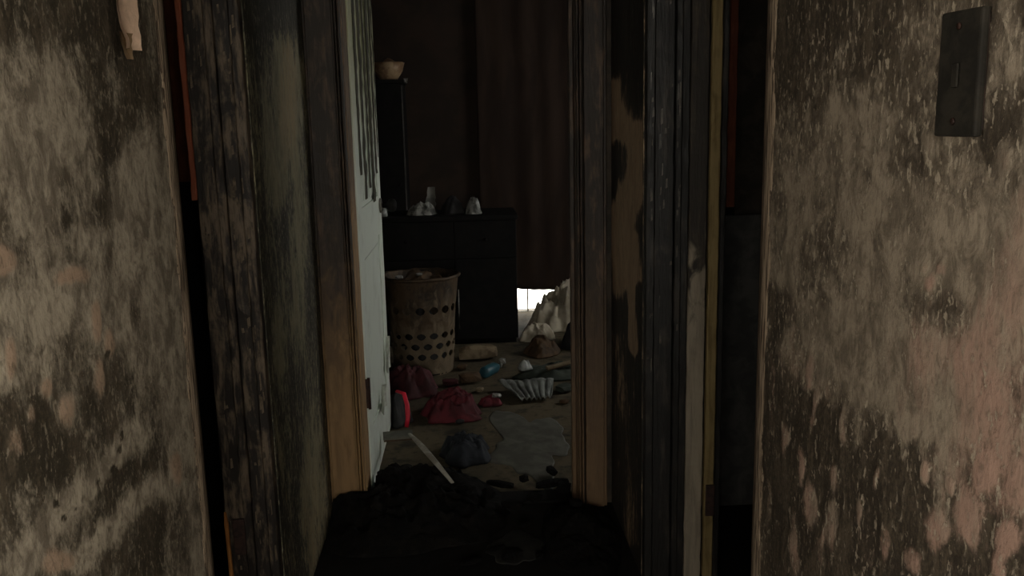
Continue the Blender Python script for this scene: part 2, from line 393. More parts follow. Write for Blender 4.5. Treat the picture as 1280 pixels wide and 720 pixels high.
def wall_panel(side, y0, y1, z0, z1, st, fn):
    """grid patch of wall surface at x = side*.46 with stain masks"""
    ny, nz_ = max(1, int(round((y1 - y0) / st))), max(1, int(round((z1 - z0) / st)))
    ys, zs = np.linspace(y0, y1, ny + 1), np.linspace(z0, z1, nz_ + 1)
    YY, ZZ = np.meshgrid(ys, zs, indexing='ij'); P = np.stack([np.full(YY.size, side * .46), YY.ravel(), ZZ.ravel()], 1)
    if fn: s, p, h = fn(P)
    else: s = np.full(len(P), .75); p = np.full(len(P), .2); h = np.zeros(len(P))
    edge = np.minimum(np.minimum(P[:, 1] - y0, y1 - P[:, 1]), np.minimum(P[:, 2] - z0, z1 - P[:, 2])) / .03
    P[:, 0] -= side * np.clip(h + .001, 0, 1) * np.clip(edge, 0, 1)
    idx = np.arange((ny + 1) * (nz_ + 1)).reshape(ny + 1, nz_ + 1)
    q = np.stack([idx[:-1, :-1], idx[1:, :-1], idx[1:, 1:], idx[:-1, 1:]], -1).reshape(-1, 4)
    if side > 0: q = q[:, ::-1]
    return P, q, s, p
def wall_mesh(name, side, panels, boxes, mat, label):
    V, Q, A, B = [], [], [], []; n = 0
    for pn in panels:
        P, q, s, p = wall_panel(side, *pn); V.append(P); Q += [tuple(r) for r in (q + n)]; A.append(s); B.append(p); n += len(P)
    for (a, b) in boxes:
        c = np.array([(x, y, z) for x in (a[0], b[0]) for y in (a[1], b[1]) for z in (a[2], b[2])])
        V.append(c); A.append(np.full(8, .8)); B.append(np.full(8, .2))
        for f in ((0, 1, 3, 2), (4, 6, 7, 5), (0, 4, 5, 1), (2, 3, 7, 6), (0, 2, 6, 4), (1, 5, 7, 3)): Q.append(tuple(n + i for i in f))
        n += 8
    o = from_np(name, np.concatenate(V), Q, mat, None, False, {'soot': np.concatenate(A), 'pink': np.concatenate(B)})
    props(o, label, 'wall', None, 'structure')
    return o
H = 2.40; LY0, LY1, RY0, RY1 = 1.46, 2.00, 1.34, 2.26     # side doorway limits
wl = wall_mesh('wall_left', -1, [(.405, LY0 - .005, .002, 2.02, .0052, left_masks)],
    [((-.58, .40, 0), (-.4605, LY0, H)), ((-.58, LY0, 2.02), (-.4605, LY1, H))], M['wall_l'],
    'sooty grey-beige plaster hall wall on the left with smeared black stains')
wr = wall_mesh('wall_right', 1, [(.405, RY0 - .005, .002, 2.02, .0052, right_masks)],
    [((.4605, .40, 0), (.58, RY0, H)), ((.4605, RY0, 2.02), (.58, RY1, H))], M['wall_r'],
    'blistered pinkish plaster hall wall on the right around the switch')
wls = wall_mesh('wall_left_strip', -1, [(LY1 + .005, 2.745, 0.0, 1.9, .007, strip_l_masks)],
    [((-.58, LY1, 0), (-.4605, 2.75, H))], M['strip_l'], 'narrow olive-grey scorched plaster strip left of the far doorway')
wrs = wall_mesh('wall_right_strip', 1, [(RY1 + .005, 2.745, 0.0, 1.9, .007, strip_r_masks)],
    [((.4605, RY1, 0), (.58, 2.75, H))], M['strip_r'], 'narrow black plaster strip with peeled peach patch right of far doorway')

def struct(o, label, cat): return props(o, label, cat, None, 'structure')
# wall between hall and room, with the doorway
bm = bmesh.new()
box_bm(bm, (-1.60, 2.75, 0), (-.365, 2.87, H)); box_bm(bm, (.365, 2.75, 0), (2.30, 2.87, H)); box_bm(bm, (-.365, 2.75, 2.04), (.365, 2.87, H))
struct(from_bm('wall_end', bm, M['sooty']), 'soot-black wall holding the far doorway', 'wall')
# room beyond
box_y = 5.78
bm = bmesh.new()   # back wall with a tall opening (glazed door) right of the cabinet
GX0, GX1 = .20, 1.10
box_bm(bm, (-1.60, box_y, 0), (GX0, box_y + .14, H)); box_bm(bm, (GX1, box_y, 0), (2.30, box_y + .14, H)); box_bm(bm, (GX0, box_y, 2.0), (GX1, box_y + .14, H))
struct(from_bm('wall_back', bm, M['room_wall']), 'smoke-browned rear wall of the room beyond the doorway', 'wall')
struct(box('wall_room_left', (-1.60, 2.87, 0), (-1.48, box_y, H), M['room_wall']), 'smoke-browned side wall behind the open white door', 'wall')
bm = bmesh.new()
box_bm(bm, (2.18, 2.87, 0), (2.30, 3.8, H)); box_bm(bm, (2.18, 4.9, 0), (2.30, box_y, H)); box_bm(bm, (2.18, 3.8, 0), (2.30, 4.9, .8)); box_bm(bm, (2.18, 3.8, 1.9), (2.30, 4.9, H))
struct(from_bm('wall_room_right', bm, M['room_wall']), 'room side wall with a window out of view', 'wall')
# side closets and hall rear
bm = bmesh.new(); box_bm(bm, (-1.60, .88, 0), (-1.48, 2.75, H)); box_bm(bm, (-1.48, .88, 0), (-.58, 1.0, H))
struct(from_bm('wall_left_closet', bm, M['sooty']), 'black burnt walls of the side room left of hall', 'wall')
bm = bmesh.new(); box_bm(bm, (1.58, .78, 0), (1.70, 2.75, H)); box_bm(bm, (.58, .78, 0), (1.58, .90, H))
struct(from_bm('wall_right_closet', bm, M['sooty']), 'black burnt walls of the side room right of hall', 'wall')
bm = bmesh.new()  # unseen room behind the viewer, window openings invented to light the hall
for sd in (-1, 1):
    q = lambda x0, x1, y0, y1, z0, z1: box_bm(bm, (min(sd * x0, sd * x1), y0, z0), (max(sd * x0, sd * x1), y1, z1))
    q(.58, 1.82, .28, .40, 0, H); q(1.70, 1.82, -2.40, -1.30, 0, H); q(1.70, 1.82, -.20, .28, 0, H); q(1.70, 1.82, -1.30, -.20, 0, .8); q(1.70, 1.82, -1.30, -.20, 1.9, H)
box_bm(bm, (-1.82, -2.52, 0), (1.82, -2.40, .85)); box_bm(bm, (-1.82, -2.52, 1.95), (1.82, -2.40, H)); box_bm(bm, (-1.82, -2.52, .85), (-1.5, -2.40, 1.95)); box_bm(bm, (1.5, -2.52, .85), (1.82, -2.40, 1.95))
struct(from_bm('wall_rear', bm, M['sooty']), 'walls of the unseen room behind the viewer with three added window openings', 'wall')
struct(box('ceiling', (-1.82, -2.52, H), (2.30, box_y + .14, H + .1), M['ceiling']), 'smoke-blackened ceiling over hall and room', 'ceiling')

def ground(name, x0, x1, y0, y1, st, amp, mat, label):
    nx, ny = int((x1 - x0) / st), int((y1 - y0) / st); V, Q = [], []
    for i in range(nx + 1):
        for j in range(ny + 1):
            x, y = x0 + (x1 - x0) * i / nx, y0 + (y1 - y0) * j / ny
            e = min(1, min(i, nx - i, j, ny - j) / 3)
            V.append((x, y, amp * e * (mn.noise(Vector((x * 5, y * 5, 0))) + .5 * mn.noise(Vector((x * 14, y * 14, 3))))))
    for i in range(nx):
        for j in range(ny):
            a = i * (ny + 1) + j; Q.append((a, a + ny + 1, a + ny + 2, a + 1))
    n = len(V)
    V += [(x0, y0, -.1), (x1, y0, -.1), (x1, y1, -.1), (x0, y1, -.1)]; Q.append((n, n + 3, n + 2, n + 1))
    o = from_np(name, V, Q, mat); return struct(o, label, 'floor')
ground('floor', -1.82, 1.82, -2.52, 2.80, .05, .004, M['floor_hall'], 'burnt black hall floor in the foreground')
ground('floor_room', -1.60, 2.30, 2.80, box_y + .14, .04, .005, M['floor_room'], 'sooty tan carpet on the floor of the far room')

# ------------------------------------------------------------------ doorway timber
def trim(name, loc, label): 
    o = bpy.data.objects.new(name, None); COL.objects.link(o); o.empty_display_size = .05
    return props(o, label, 'door frame', None, 'structure')
E_ = trim('trim_1', (0, 2.75, 0), 'scorched fluted casing and jambs around the far doorway')
for sd, mt in ((-1, M['case_l']), (1, M['case_r'])):
    q = lambda x0, x1, y0, y1, z0=0.0, z1=2.10, nm='casing_board', m_=mt, sg=sd: plank(nm, (min(sg * x0, sg * x1), y0, z0), (max(sg * x0, sg * x1), y1, z1), m_, E_, .0010, .03, seed=int(x0 * 900) + sg)
    q(.372, .452 if sd < 0 else .432, 2.722, 2.748)                       # flat board
    for k, x in enumerate((.349, .358, .366) if sd < 0 else (.349, .358)):                       # fluted inner moulding
        q(x, x + .0065, 2.716 - .004 * k, 2.748, nm='moulding_bead')
    q(.452 if sd < 0 else .432, .459 if sd < 0 else .442, 2.728, 2.748, nm='moulding_bead')
    q(.347, .3645, 2.750, 2.868, nm='jamb', m_=M['tan'] if sd < 0 else mt)
    q(.333, .347, 2.775, 2.800, nm='door_stop') if sd > 0 else None
plank('head_casing', (-.45, 2.722, 2.12), (.45, 2.748, 2.22), M['case_r'], E_)
plank('head_jamb', (-.346, 2.75, 2.02), (.346, 2.868, 2.038), M['case_r'], E_)
plank('threshold', (-.33, 2.76, .002), (.33, 2.85, .012), M['black'], E_, .0006)

L_ = trim('trim_2', (-.52, 1.98, 0), 'charred brown jamb boards of the side doorway on the left')
jy = 1.978
def lj(x0, x1, y0, nm='jamb_board', m_=None, z0=0.0, z1=2.0, y1=1.999, sd=0):
    return plank(nm, (x0, y0, z0), (x1, y1, z1), m_ or M['jamb_l'], L_, .0013, .022, seed=sd + 3)
lj(-.583, -.540, jy, sd=1); lj(-.5385, -.520, jy - .008, 'door_stop', sd=2); lj(-.5185, -.486, jy - .002, sd=3); lj(-.4845, -.4625, jy - .010, 'casing_bead', sd=4)
lj(-.5955, -.5835, jy - .004, 'edge_strip', M['red'], 1.10, 1.56, sd=5)
pz = on(1, 1.97, 276, 640).z
tube('split_edge', [(-.578, 1.968, .02), (-.577, 1.968, .2), (-.5785, 1.967, pz - .03), (-.580, 1.968, pz)], [.006, .006, .0055, .003], M['orange'], L_, 8)
hp = on(1, 1.965, 299, 672)
box('hinge', (hp.x - .014, 1.966, hp.z - .045), (hp.x + .014, 1.971, hp.z + .045), M['hinge'], L_, .002)
plank('near_jamb', (-.578, LY0 - .0005, 0), (-.466, LY0 + .018, 2.0), M['jamb_l'], L_, .001)
plank('head_board', (-.578, LY0 + .02, 2.0), (-.466, jy - .012, 2.018), M['jamb_l'], L_, .001)
# worn plaster arris at the doorway edge of the left wall
V, Q = [], []; nz_ = 220
for i in range(nz_ + 1):
    z = .25 + (1.62 - .25) * i / nz_; a = .020 + .006 * mn.noise(Vector((0, 3, z * 14))) + .003 * mn.noise(Vector((1, 3, z * 50)))
    for (dx, dy) in ((0, -a * 2.0), (.003 + .001 * mn.noise(Vector((2, 1, z * 40))), -a * 1.9), (.0045, -a), (.003, -.002), (0, .0)):
        V.append((-.4598 + dx, LY0 + dy, z))
for i in range(nz_):
    for k in range(4): b = i * 5 + k; Q.append((b, b + 1, b + 6, b + 5))
M['arris'] = mat_noise('flaking_cream_paint_edge', (.060, .042, .028), (.30, .225, .155), 230, .40, .56, stretch=(1, 1, .05), bump=1.0)
from_np('plaster_edge', V, Q, M['arris'], wl)
V = [(-v[0] + 0.0003, v[1] - LY0 + RY0, v[2]) for v in V]
from_np('plaster_edge', V, [f[::-1] for f in Q], M['arris'], wr)

R_ = trim('trim_3', (.52, 2.24, 0), 'charred black jamb of the side doorway on the right with raw yellow wood')
def rj(x0, x1, y0, nm='jamb_board', m_=None, z0=0.0, z1=2.0, y1=2.258, sd=0):
    return plank(nm, (x0, y0, z0), (x1, y1, z1), m_ or M['jamb_r'], R_, .0011, .022, seed=sd + 13)
rj(.4625, .484, 2.228, 'casing_bead', sd=1); rj(.4855, .535, 2.238, sd=2); rj(.5365, .553, 2.228, 'door_stop', sd=3); rj(.5545, .574, 2.238, sd=4)
rj(.5752, .6215, 2.236, 'primed_edge', M['pale_edge'], sd=5); rj(.6270, .6530, 2.232, 'raw_wood_strip', M['yellow'], sd=6); rj(.6218, .6265, 2.245, 'dark_rebate', M['black'], sd=7)
rj(.654, .668, 2.226, 'edge_board', M['jamb_r'], sd=8)
for z, c in ((.42, .047), (1.55, .047)): pass
hp2 = on(1, 2.23, 887, 625); box('hinge', (hp2.x - .012, 2.225, hp2.z - .045), (hp2.x + .012, 2.2305, hp2.z + .045), M['hinge'], R_, .002)
plank('near_jamb', (.466, RY0 - .0005, 0), (.578, RY0 + .018, 2.0), M['jamb_r'], R_, .001)
plank('head_board', (.466, RY0 + .02, 2.0), (.578, 2.226, 2.018), M['jamb_r'], R_, .001)

# uprights seen through the two side doorways
def upright(name, px0, px1, pyr, zsplit, z1, mat, y, lab, z0=0.0):
    a, b = on(1, y, px0, pyr), on(1, y, px1, pyr)
    t = root(name, ((a.x + b.x) / 2, y, 0), lab, 'post')
    lx = (b.x - a.x) / 2
    plank('charred_lower', (-lx, 0, 0), (lx, .03, zsplit), M['black'], t, .001)
    plank('stained_upper', (-lx, .0, zsplit + .001), (lx, .03, z1), mat, t, .001)
    return t
upright('closet_upright', 209, 226, 60, 1.10, 2.39, M['red'], 2.70, 'red-brown wooden upright in the side room past the left wall edge')
upright('closet_upright', 911, 922, 100, .98, 2.39, M['red'], 2.70, 'red-brown wooden upright in the side room past the yellow strip')
a = on(1, 2.72, 903, 268); b = on(1, 2.72, 944, 268)
t = root('leaning_board', ((a.x + b.x) / 2, 2.69, 0), 'grey scorched board leaning in the right side room below the red upright', 'board')
box('board_face', (-.07, -.005, 0), (.07, .0, a.z), M['blackgrey'], t, .001)
box('board_core', (-.068, .0005, 0), (.068, .008, a.z - .004), M['black'], t)

def flakes(parent, boards, n, mat, seed, name='paint_flakes'):
    rr = random.Random(seed); V, Q = [], []
    for _ in range(n):
        x0, x1, y, z0, z1 = boards[rr.randrange(len(boards))]
        x, z = rr.uniform(x0, x1), rr.uniform(z0, z1); w_, h_ = rr.uniform(.001, .003), rr.uniform(.004, .022); lift = rr.uniform(.001, .004); b = len(V)
        for (a_, c_, l_) in ((-1, -1, 0), (1, -.8, .3), (.7, 1, 1), (-.8, .9, .7)): V.append((x + a_ * w_, y - .0015 - lift * l_, z + c_ * h_))
        for (a_, c_, l_) in ((-1, -1, 0), (1, -.8, .3), (.7, 1, 1), (-.8, .9, .7)): V.append((x + a_ * w_, y - .0023 - lift * l_, z + c_ * h_))
        Q += [(b, b + 3, b + 2, b + 1), (b + 4, b + 5, b + 6, b + 7)] + [(b + k, b + (k + 1) % 4, b + 4 + (k + 1) % 4, b + 4 + k) for k in range(4)]
    o = from_np(name, V, Q, mat, parent, False); o['kind'] = 'stuff'; return o
M['fl_b'] = mat_noise('brown_paint_flakes', (.15, .115, .078), (.055, .042, .030), 30)
M['fl_k'] = mat_noise('grey_black_paint_flakes', (.10, .085, .07), (.022, .019, .016), 30, rough=.4)
flakes(L_, [(-.575, -.545, jy, .1, 1.6), (-.512, -.49, jy - .002, .1, 1.6), (-.482, -.466, jy - .010, .1, 1.6)], 110, M['fl_b'], 5)
flakes(R_, [(.468, .480, 2.228, .6, 1.6), (.49, .53, 2.238, .6, 1.6), (.54, .55, 2.228, .6, 1.6)], 45, M['fl_k'], 6)

# ------------------------------------------------------------------ white door, standing open into the room
dmat = NT('blistered_white_door_paint', .55, .35)
v = dmat.map((1, 1, .08)); z = dmat.sep(dmat.map())[2]; n1 = dmat.noise(v, 38, 5, .6, .5); n2 = dmat.noise(dmat.map(), 9, 4)
q = dmat.math('ADD', z, dmat.math('MULTIPLY', dmat.math('SUBTRACT', n1, .5), .5))
c = dmat.mix(dmat.step(q, 1.0, 1.55), (.70, .76, .69), (.38, .38, .24)); c = dmat.mix(dmat.step(n2, .5, .7, 0, .35), c, (.46, .50, .43))
c = dmat.mix(dmat.step(q, 1.55, 1.9), c, (.05, .045, .03)); M['door'] = dmat.col(c)
dr = bpy.data.objects.new('door_1', None); COL.objects.link(dr); dr.location = (-.343, 2.875, .012); dr.rotation_euler = (0, 0, math.radians(-.5))
struct(dr, 'open door with soot-blistered greyish white paint and dark knob', 'door')
# slab in local coords: y along the width, x = thickness (face at x=0 looks at the opening)
box('slab', (-.040, 0, 0), (-.006, .74, 2.0), M['door'], dr, .002)
for (y0, y1, z0, z1, nm) in ((0, .11, 0, 2.0, 'stile'), (.63, .74, 0, 2.0, 'stile'), (.1105, .6295, 0, .20, 'rail'), (.1105, .6295, .82, .97, 'rail'), (.1105, .6295, 1.87, 2.0, 'rail')):
    plank(nm, (-.0058, y0, z0), (.0, y1, z1), M['door'], dr, .0006, .05, bev=.0015)
for k in range(9):   # raised strips where the paint has split into vertical ribs
    y = .125 + k * .056
    plank('paint_rib', (-.0056, y, .99), (-.001 + .002 * rng.random(), y + .035, 1.86), M['door'], dr, .0012, .03, seed=k)
M['split'] = mat_noise('charred_split', (.03, .028, .016), (.06, .055, .035), 30, stretch=(1, 1, .1))
for k, (y, wd, z0) in enumerate(((.10, .05, 1.08), (.22, .06, .99), (.35, .05, 1.02), (.46, .07, .96), (.59, .05, 1.06), (.68, .02, 1.12))):
    plank('paint_split', (.0015, y, z0), (.0028, y + wd, 1.99), M['split'], dr, .0022, .02, seed=k + 40, bev=0)
plank('panel', (-.0057, .14, .23), (-.003, .60, .79), M['door'], dr, .0006, .05)
kz = on(1, 3.56, 470, 257).z - .012
k_ = lathe('knob_rose', [(.001, .0), (.030, .0), (.030, .006), (.014, .010), (.001, .010)], 24, M['steel'], dr, (0.0005, .685, kz), axis='x')
lathe('knob', [(.009, .010), (.010, .030), (.024, .036), (.028, .048), (.024, .060), (.012, .066), (.001, .067)], 24, M['black'], dr, (.0005, .685, kz), axis='x')
for zh in (.36, 1.72):
    h_ = box('hinge', (-.012, -.012, zh - .05), (.0035, -.001, zh + .05), M['hinge'], dr, .002)
    tube('hinge_pin', [(.006, -.006, zh - .054), (.006, -.006, zh + .054)], .005, M['hinge'], h_, 10)
V, Q = [], []   # curling paint flakes near the foot of the door
M['flake'] = mat_noise('pale_flaking_paint', (.62, .64, .58), (.45, .46, .42), 30, rough=.6)
def flake(name, origin, ax_u, ax_v, nrm_, wid, hgt, curl, mat, parent, seed=0, tip=.2):
    V, Q = [], []; n, m = 14, 6
    for i in range(n + 1):
        t = i / n; ww = wid * (1 - (1 - tip) * t) * (1 + .25 * mn.noise(Vector((seed, t * 5, 0))))
        for j in range(m + 1):
            s_ = j / m - .5; p = Vector(origin) + Vector(ax_v) * (hgt * t) + Vector(ax_u) * (ww * s_ + .12 * wid * mn.noise(Vector((seed + 4, t * 4, 1)))) + Vector(nrm_) * (curl * t ** 2 + .12 * wid * (2 * s_) ** 2 + .002)
            V.append(p)
    for i in range(n):
        for j in range(m): b = i * (m + 1) + j; Q.append((b, b + 1, b + m + 2, b + m + 1))
    nb = len(V); V += [p + Vector(nrm_) * .0012 for p in V]; Q += [tuple(i + nb for i in f[::-1]) for f in Q]
    return from_np(name, V, Q, mat, parent)
flake('paint_flake', (.001, .60, .27), (0, 1, 0), (0, 0, 1), (1, 0, 0), .10, .14, .006, M['flake'], dr, 1)
flake('paint_flake', (.001, .36, .18), (0, 1, 0), (0, 0, 1), (1, 0, 0), .12, .10, .006, M['flake'], dr, 5)

# torn plaster flap high on the left wall
M['paper'] = mat_noise('torn_pale_plaster_skin', (.62, .43, .31), (.50, .35, .25), 45, rough=.8)
M['paper_back'] = mat_noise('brown_paper_backing', (.20, .13, .07), (.14, .09, .05), 30)
p0 = on(0, -.4505, 143, -30); fl1 = flake('plaster_flap', p0, (0, 1, 0), (0, -.02, -1), (1, 0, 0), .085, .094, .006, M['paper'], wl, 3, .55)
p1 = on(0, -.447, 150, 40); flake('flap_tip', p1, (0, 1, 0), (0, -.35, -1), (1, 0, 0), .046, .036, .008, M['paper_back'], wl, 8, .25)

# ------------------------------------------------------------------ switch on the right wall
M['sw'] = mat_noise('smoke_blackened_plastic', (.018, .016, .013), (.030, .026, .020), 40, rough=.75, spec=.15, bump=.2)
sc = (on(0, .46, 1187, 17) + on(0, .46, 1240, 8) + on(0, .46, 1185, 170) + on(0, .46, 1237, 172)) / 4
sw = root('light_switch', (.4565, sc.y, sc.z), 'smoke-blackened rectangular switch plate on the right plaster wall', 'switch')
bm = bmesh.new(); box_bm(bm, (-.008, -.0335, -.056), (.0, .0335, .056), .0025)
for v in bm.verts: v.co.x += .0015 * mn.noise(v.co * 40); v.co.z += .0015 * mn.noise(v.co * 22 + Vector((4, 0, 0)))
from_bm('plate', bm, M['sw'], sw)
box('toggle', (-.0108, -.005, -.012), (-.0085, .005, .010), M['sw'], sw, .0015)
for z_ in (-.042, .042): lathe('screw', [(.001, -.0), (.0035, 0), (.003, -.0012), (.001, -.0013)], 12, M['hinge'], sw, (-.0086, 0, z_), axis='x')
box('back_box', (.0005, -.030, -.050), (.003, .030, .050), M['umber'] if 'umber' in M else M['hinge'], sw)

# ------------------------------------------------------------------ bright gap: glazed door behind a burnt panel
dg = bpy.data.objects.new('door_2', None); COL.objects.link(dg); struct(dg, 'glazed back door, mostly boarded, daylight through its lowest panes', 'door')
M['frame_w'] = mat_noise('smoked_door_frame', (.10, .06, .04), (.16, .10, .07), 20)
for x0, x1 in ((GX0 + .003, GX0 + .05), (GX1 - .05, GX1 - .003), (.405, .412)): plank('stile', (x0, box_y + .05, .002), (x1, box_y + .09, 1.998), M['frame_w'], dg, .0005, .1)
plank('rail', (GX0 + .052, box_y + .05, .225), (GX1 - .052, box_y + .09, .27), M['frame_w'], dg, .0005, .1)
plank('rail', (GX0 + .052, box_y + .05, 1.95), (GX1 - .052, box_y + .09, 1.998), M['frame_w'], dg, .0005, .1)
gm = NT('smoky_glass', .05, .5); gm.b.inputs['Transmission Weight'].default_value = 1.0; gm.b.inputs['IOR'].default_value = 1.02; M['glass'] = gm.col((.95, .95, .92))
for x0, x1 in ((GX0 + .052, .404), (.413, GX1 - .052)): box('pane', (x0, box_y + .068, .004), (x1, box_y + .072, .224), M['glass'], dg)
for i in range(6): 
    x0 = GX0 + .052 + i * .1325; box('charred_panel', (x0, box_y + .06, .272), (x0 + .131, box_y + .08, 1.948), M['room_wall'], dg)
# hanging burnt drape in front of it, its hem lifted clear of the floor
M['drape'] = mat_noise('scorched_brown_drape', (.016, .0085, .0055), (.026, .0145, .0095), 7, rough=.9, stretch=(1, 1, .2))
V, Q = [], []; nx, nzz = 90, 40
for i in range(nx + 1):
    x = .10 + 1.20 * i / nx
    hem = .176 + .012 * math.sin(x * 9) + .012 * mn.noise(Vector((x * 18, 0, 0))) - .05 * max(0, x - .60)
    for j in range(nzz + 1):
        zz = hem + (2.25 - hem) * j / nzz
        V.append((x, box_y - .05 + .004 * math.sin(x * 42 + 1.5 * mn.noise(Vector((x * 3, zz * 1.2, 0)))) + .008 * mn.noise(Vector((x * 8, zz * 3, 5))), zz))
for i in range(nx):
    for j in range(nzz): b = i * (nzz + 1) + j; Q.append((b, b + nzz + 1, b + nzz + 2, b + 1))
dp = root('drape', (0.7, box_y - .05, 0), 'scorched brown drape hanging over the back door above the bright gap', 'drape')
cl = from_np('cloth', [(a - .7, b - box_y + .05, c) for a, b, c in V], Q, M['drape'], dp)
sm_ = cl.modifiers.new('thick', 'SOLIDIFY'); sm_.thickness = .003
tube('rail', [(-.62, 0, 2.26), (.62, 0, 2.26)], .012, M['black'], dp, 10)

# ------------------------------------------------------------------ black cabinet with things on it
CX0, CX1, CY0, CY1 = -.62, .30, 4.96, 5.42; CT = .745
cb = root('low_cabinet', ((CX0 + CX1) / 2, (CY0 + CY1) / 2, 0), 'soot-black low cabinet in the far room behind the basket', 'cabinet')
hx, hy = (CX1 - CX0) / 2, (CY1 - CY0) / 2
box('body', (-hx + .01, -hy + .02, .03), (hx - .01, hy, CT - .026), M['black'], cb, .003)
box('top', (-hx, -hy, CT - .025), (hx, hy, CT), M['black'], cb, .003)
box('plinth', (-hx + .02, -hy + .035, 0), (hx - .02, hy - .02, .029), M['black'], cb)
for i in range(2):
    for k, x0 in enumerate((-hx + .014, .004)):
        pass
xm = -.060 + .158
for (x0, x1) in ((-hx + .014, xm - .004), (xm + .002, hx - .014)):
    d_ = box('door', (x0, -hy + .004, .035), (x1, -hy + .0195, .50), M['black'], cb, .002)
    w_ = box('drawer', (x0, -hy + .004, .505), (x1, -hy + .0195, CT - .03), M['black'], cb, .002)
    lathe('knob', [(.001, -.018), (.010, -.016), (.011, -.010), (.005, -.004), (.005, .0)], 14, M['black'], w_, ((x0 + x1) / 2, -hy + .003, .61), axis='y')
    if x0 > 0 or True:
        hxx = x0 + .012 if x0 > -.1 else x0 + .03
        tube('added_handle', [(hxx, -hy - .012, .10), (hxx, -hy - .014, .2), (hxx, -hy - .012, .33)], .0035, M['steel'] if x0 > -.1 else M['black'], d_, 8)  # added pulls; the steel one stands in for a glossy edge highlight
        for zz in (.11, .32): tube('added_handle_post', [(hxx, -hy - .012, zz), (hxx, -hy + .004, zz)], .003, M['black'], d_, 6)
# tall narrow cupboard behind / left
TX0, TX1 = -.66, -.345
tc = root('tall_cupboard', ((TX0 + TX1) / 2, 5.58, 0), 'tall narrow black cupboard against the rear wall beside the open door', 'cupboard')
tx = (TX1 - TX0) / 2
box('body', (-tx, -.12, .02), (tx, .13, 1.50), M['black'], tc, .003)
box('top', (-tx - .008, -.130, 1.501), (tx + .008, .135, 1.525), M['black'], tc, .003)
box('plinth', (-tx + .01, -.11, 0), (tx - .01, .12, .019), M['black'], tc)
box('door', (-tx + .004, -.137, .03), (tx - .012, -.121, 1.49), M['black'], tc, .002)
box('edge_strip', (tx - .010, -.139, .03), (tx - .003, -.121, 1.49), M['blackgrey'], tc, .001)
lathe('knob', [(.001, -.165), (.011, -.162), (.012, -.152), (.005, -.140), (.005, -.137)], 14, M['black'], tc, (tx - .04, 0, .9), axis='y')
# bowl / hat on top of it
M['brown'] = mat_noise('brown_scorched_pottery', (.17, .10, .055), (.34, .24, .14), 18, rough=.5)
M['grey_cloth'] = mat_noise('sooty_grey_cloth', (.10, .10, .09), (.24, .23, .21), 12)
bp = on(1, 5.52, 488, 92)
bw = root('bowl', (bp.x - .01, 5.53, 1.526), 'small brown bowl with a pale chipped rim on top of the tall cupboard', 'bowl')
lathe('body', [(.04, 0), (.055, .004), (.085, .05), (.098, .10), (.090, .104), (.076, .05), (.05, .012), (.001, .010)], 32, M['brown'], bw, wob=.08)
heap('ash', (0, 0, .06), .07, .07, .08, M['brown'], bw, 31, na=32, nr=10)
tg = props(flake('paper_tag', (bp.x + .095, 5.44, 1.53), (1, 0, 0), (.2, -.1, -1), (0, -1, 0), .03, .03, .01, M['grey_cloth'], None, 12), 'small grey tag hanging from the top edge of tall cupboard', 'tag')

M['white_cr'] = mat_noise('sooty_white_plastic', (.30, .30, .28), (.06, .06, .055), 22, rough=.5)
M['clear'] = mat_noise('sooty_clear_plastic', (.30, .32, .31), (.16, .17, .165), 20, rough=.25, spec=.7)
cz = CT + .001
# things on the low cabinet
pA = on(1, 5.12, 512, 262); pB = on(1, 5.12, 545, 262)
props(heap('crumpled_bag', ((pA.x + pB.x) / 2, 5.14, cz), .085, .09, .075, M['white_cr'], None, 41, 1.6, 22, na=56, nr=16), 'crumpled whitish plastic bag on the low cabinet beside the tall cupboard', 'bag')
pC = on(1, 5.26, 537, 262)
props(flake('curled_paper', (pC.x, 5.27, cz), (1, 0, 0), (.12, 0, 1), (0, -1, 0), .07, .15, .05, M['grey_cloth'], None, 17, .6), 'curled grey paper standing behind the bag on the low cabinet', 'paper')
pD = on(1, 5.1, 592, 268)
props(heap('crumpled_paper', (pD.x, 5.10, cz), .050, .06, .10, M['white_cr'], None, 44, 1.8, 26, na=48, nr=14), 'crumpled pale paper at the right of the low cabinet top', 'paper')
M['dark_cloth'] = mat_noise('sooty_black_cloth', (.016, .016, .017), (.035, .034, .034), 12)
pE = on(1, 5.14, 566, 266)
props(heap('cloth_bundle', (pE.x, 5.16, cz), .075, .08, .10, M['dark_cloth'], None, 46, 1.2, 14, na=48, nr=14), 'dark cloth bundle on the low cabinet between bag and paper', 'cloth')
pF = on(1, 5.05, 480, 262)
jr = root('glass_jar', (pF.x - .005, 5.06, cz), 'small sooty glass jar on the low cabinet next to the white door', 'jar')
lathe('body', [(.001, 0), (.022, 0), (.024, .004), (.024, .040), (.018, .046), (.016, .046), (.020, .040), (.020, .006), (.001, .005)], 20, M['clear'], jr)
lathe('lid', [(.001, .0465), (.019, .0465), (.019, .056), (.017, .058), (.001, .058)], 20, M['white_cr'], jr)

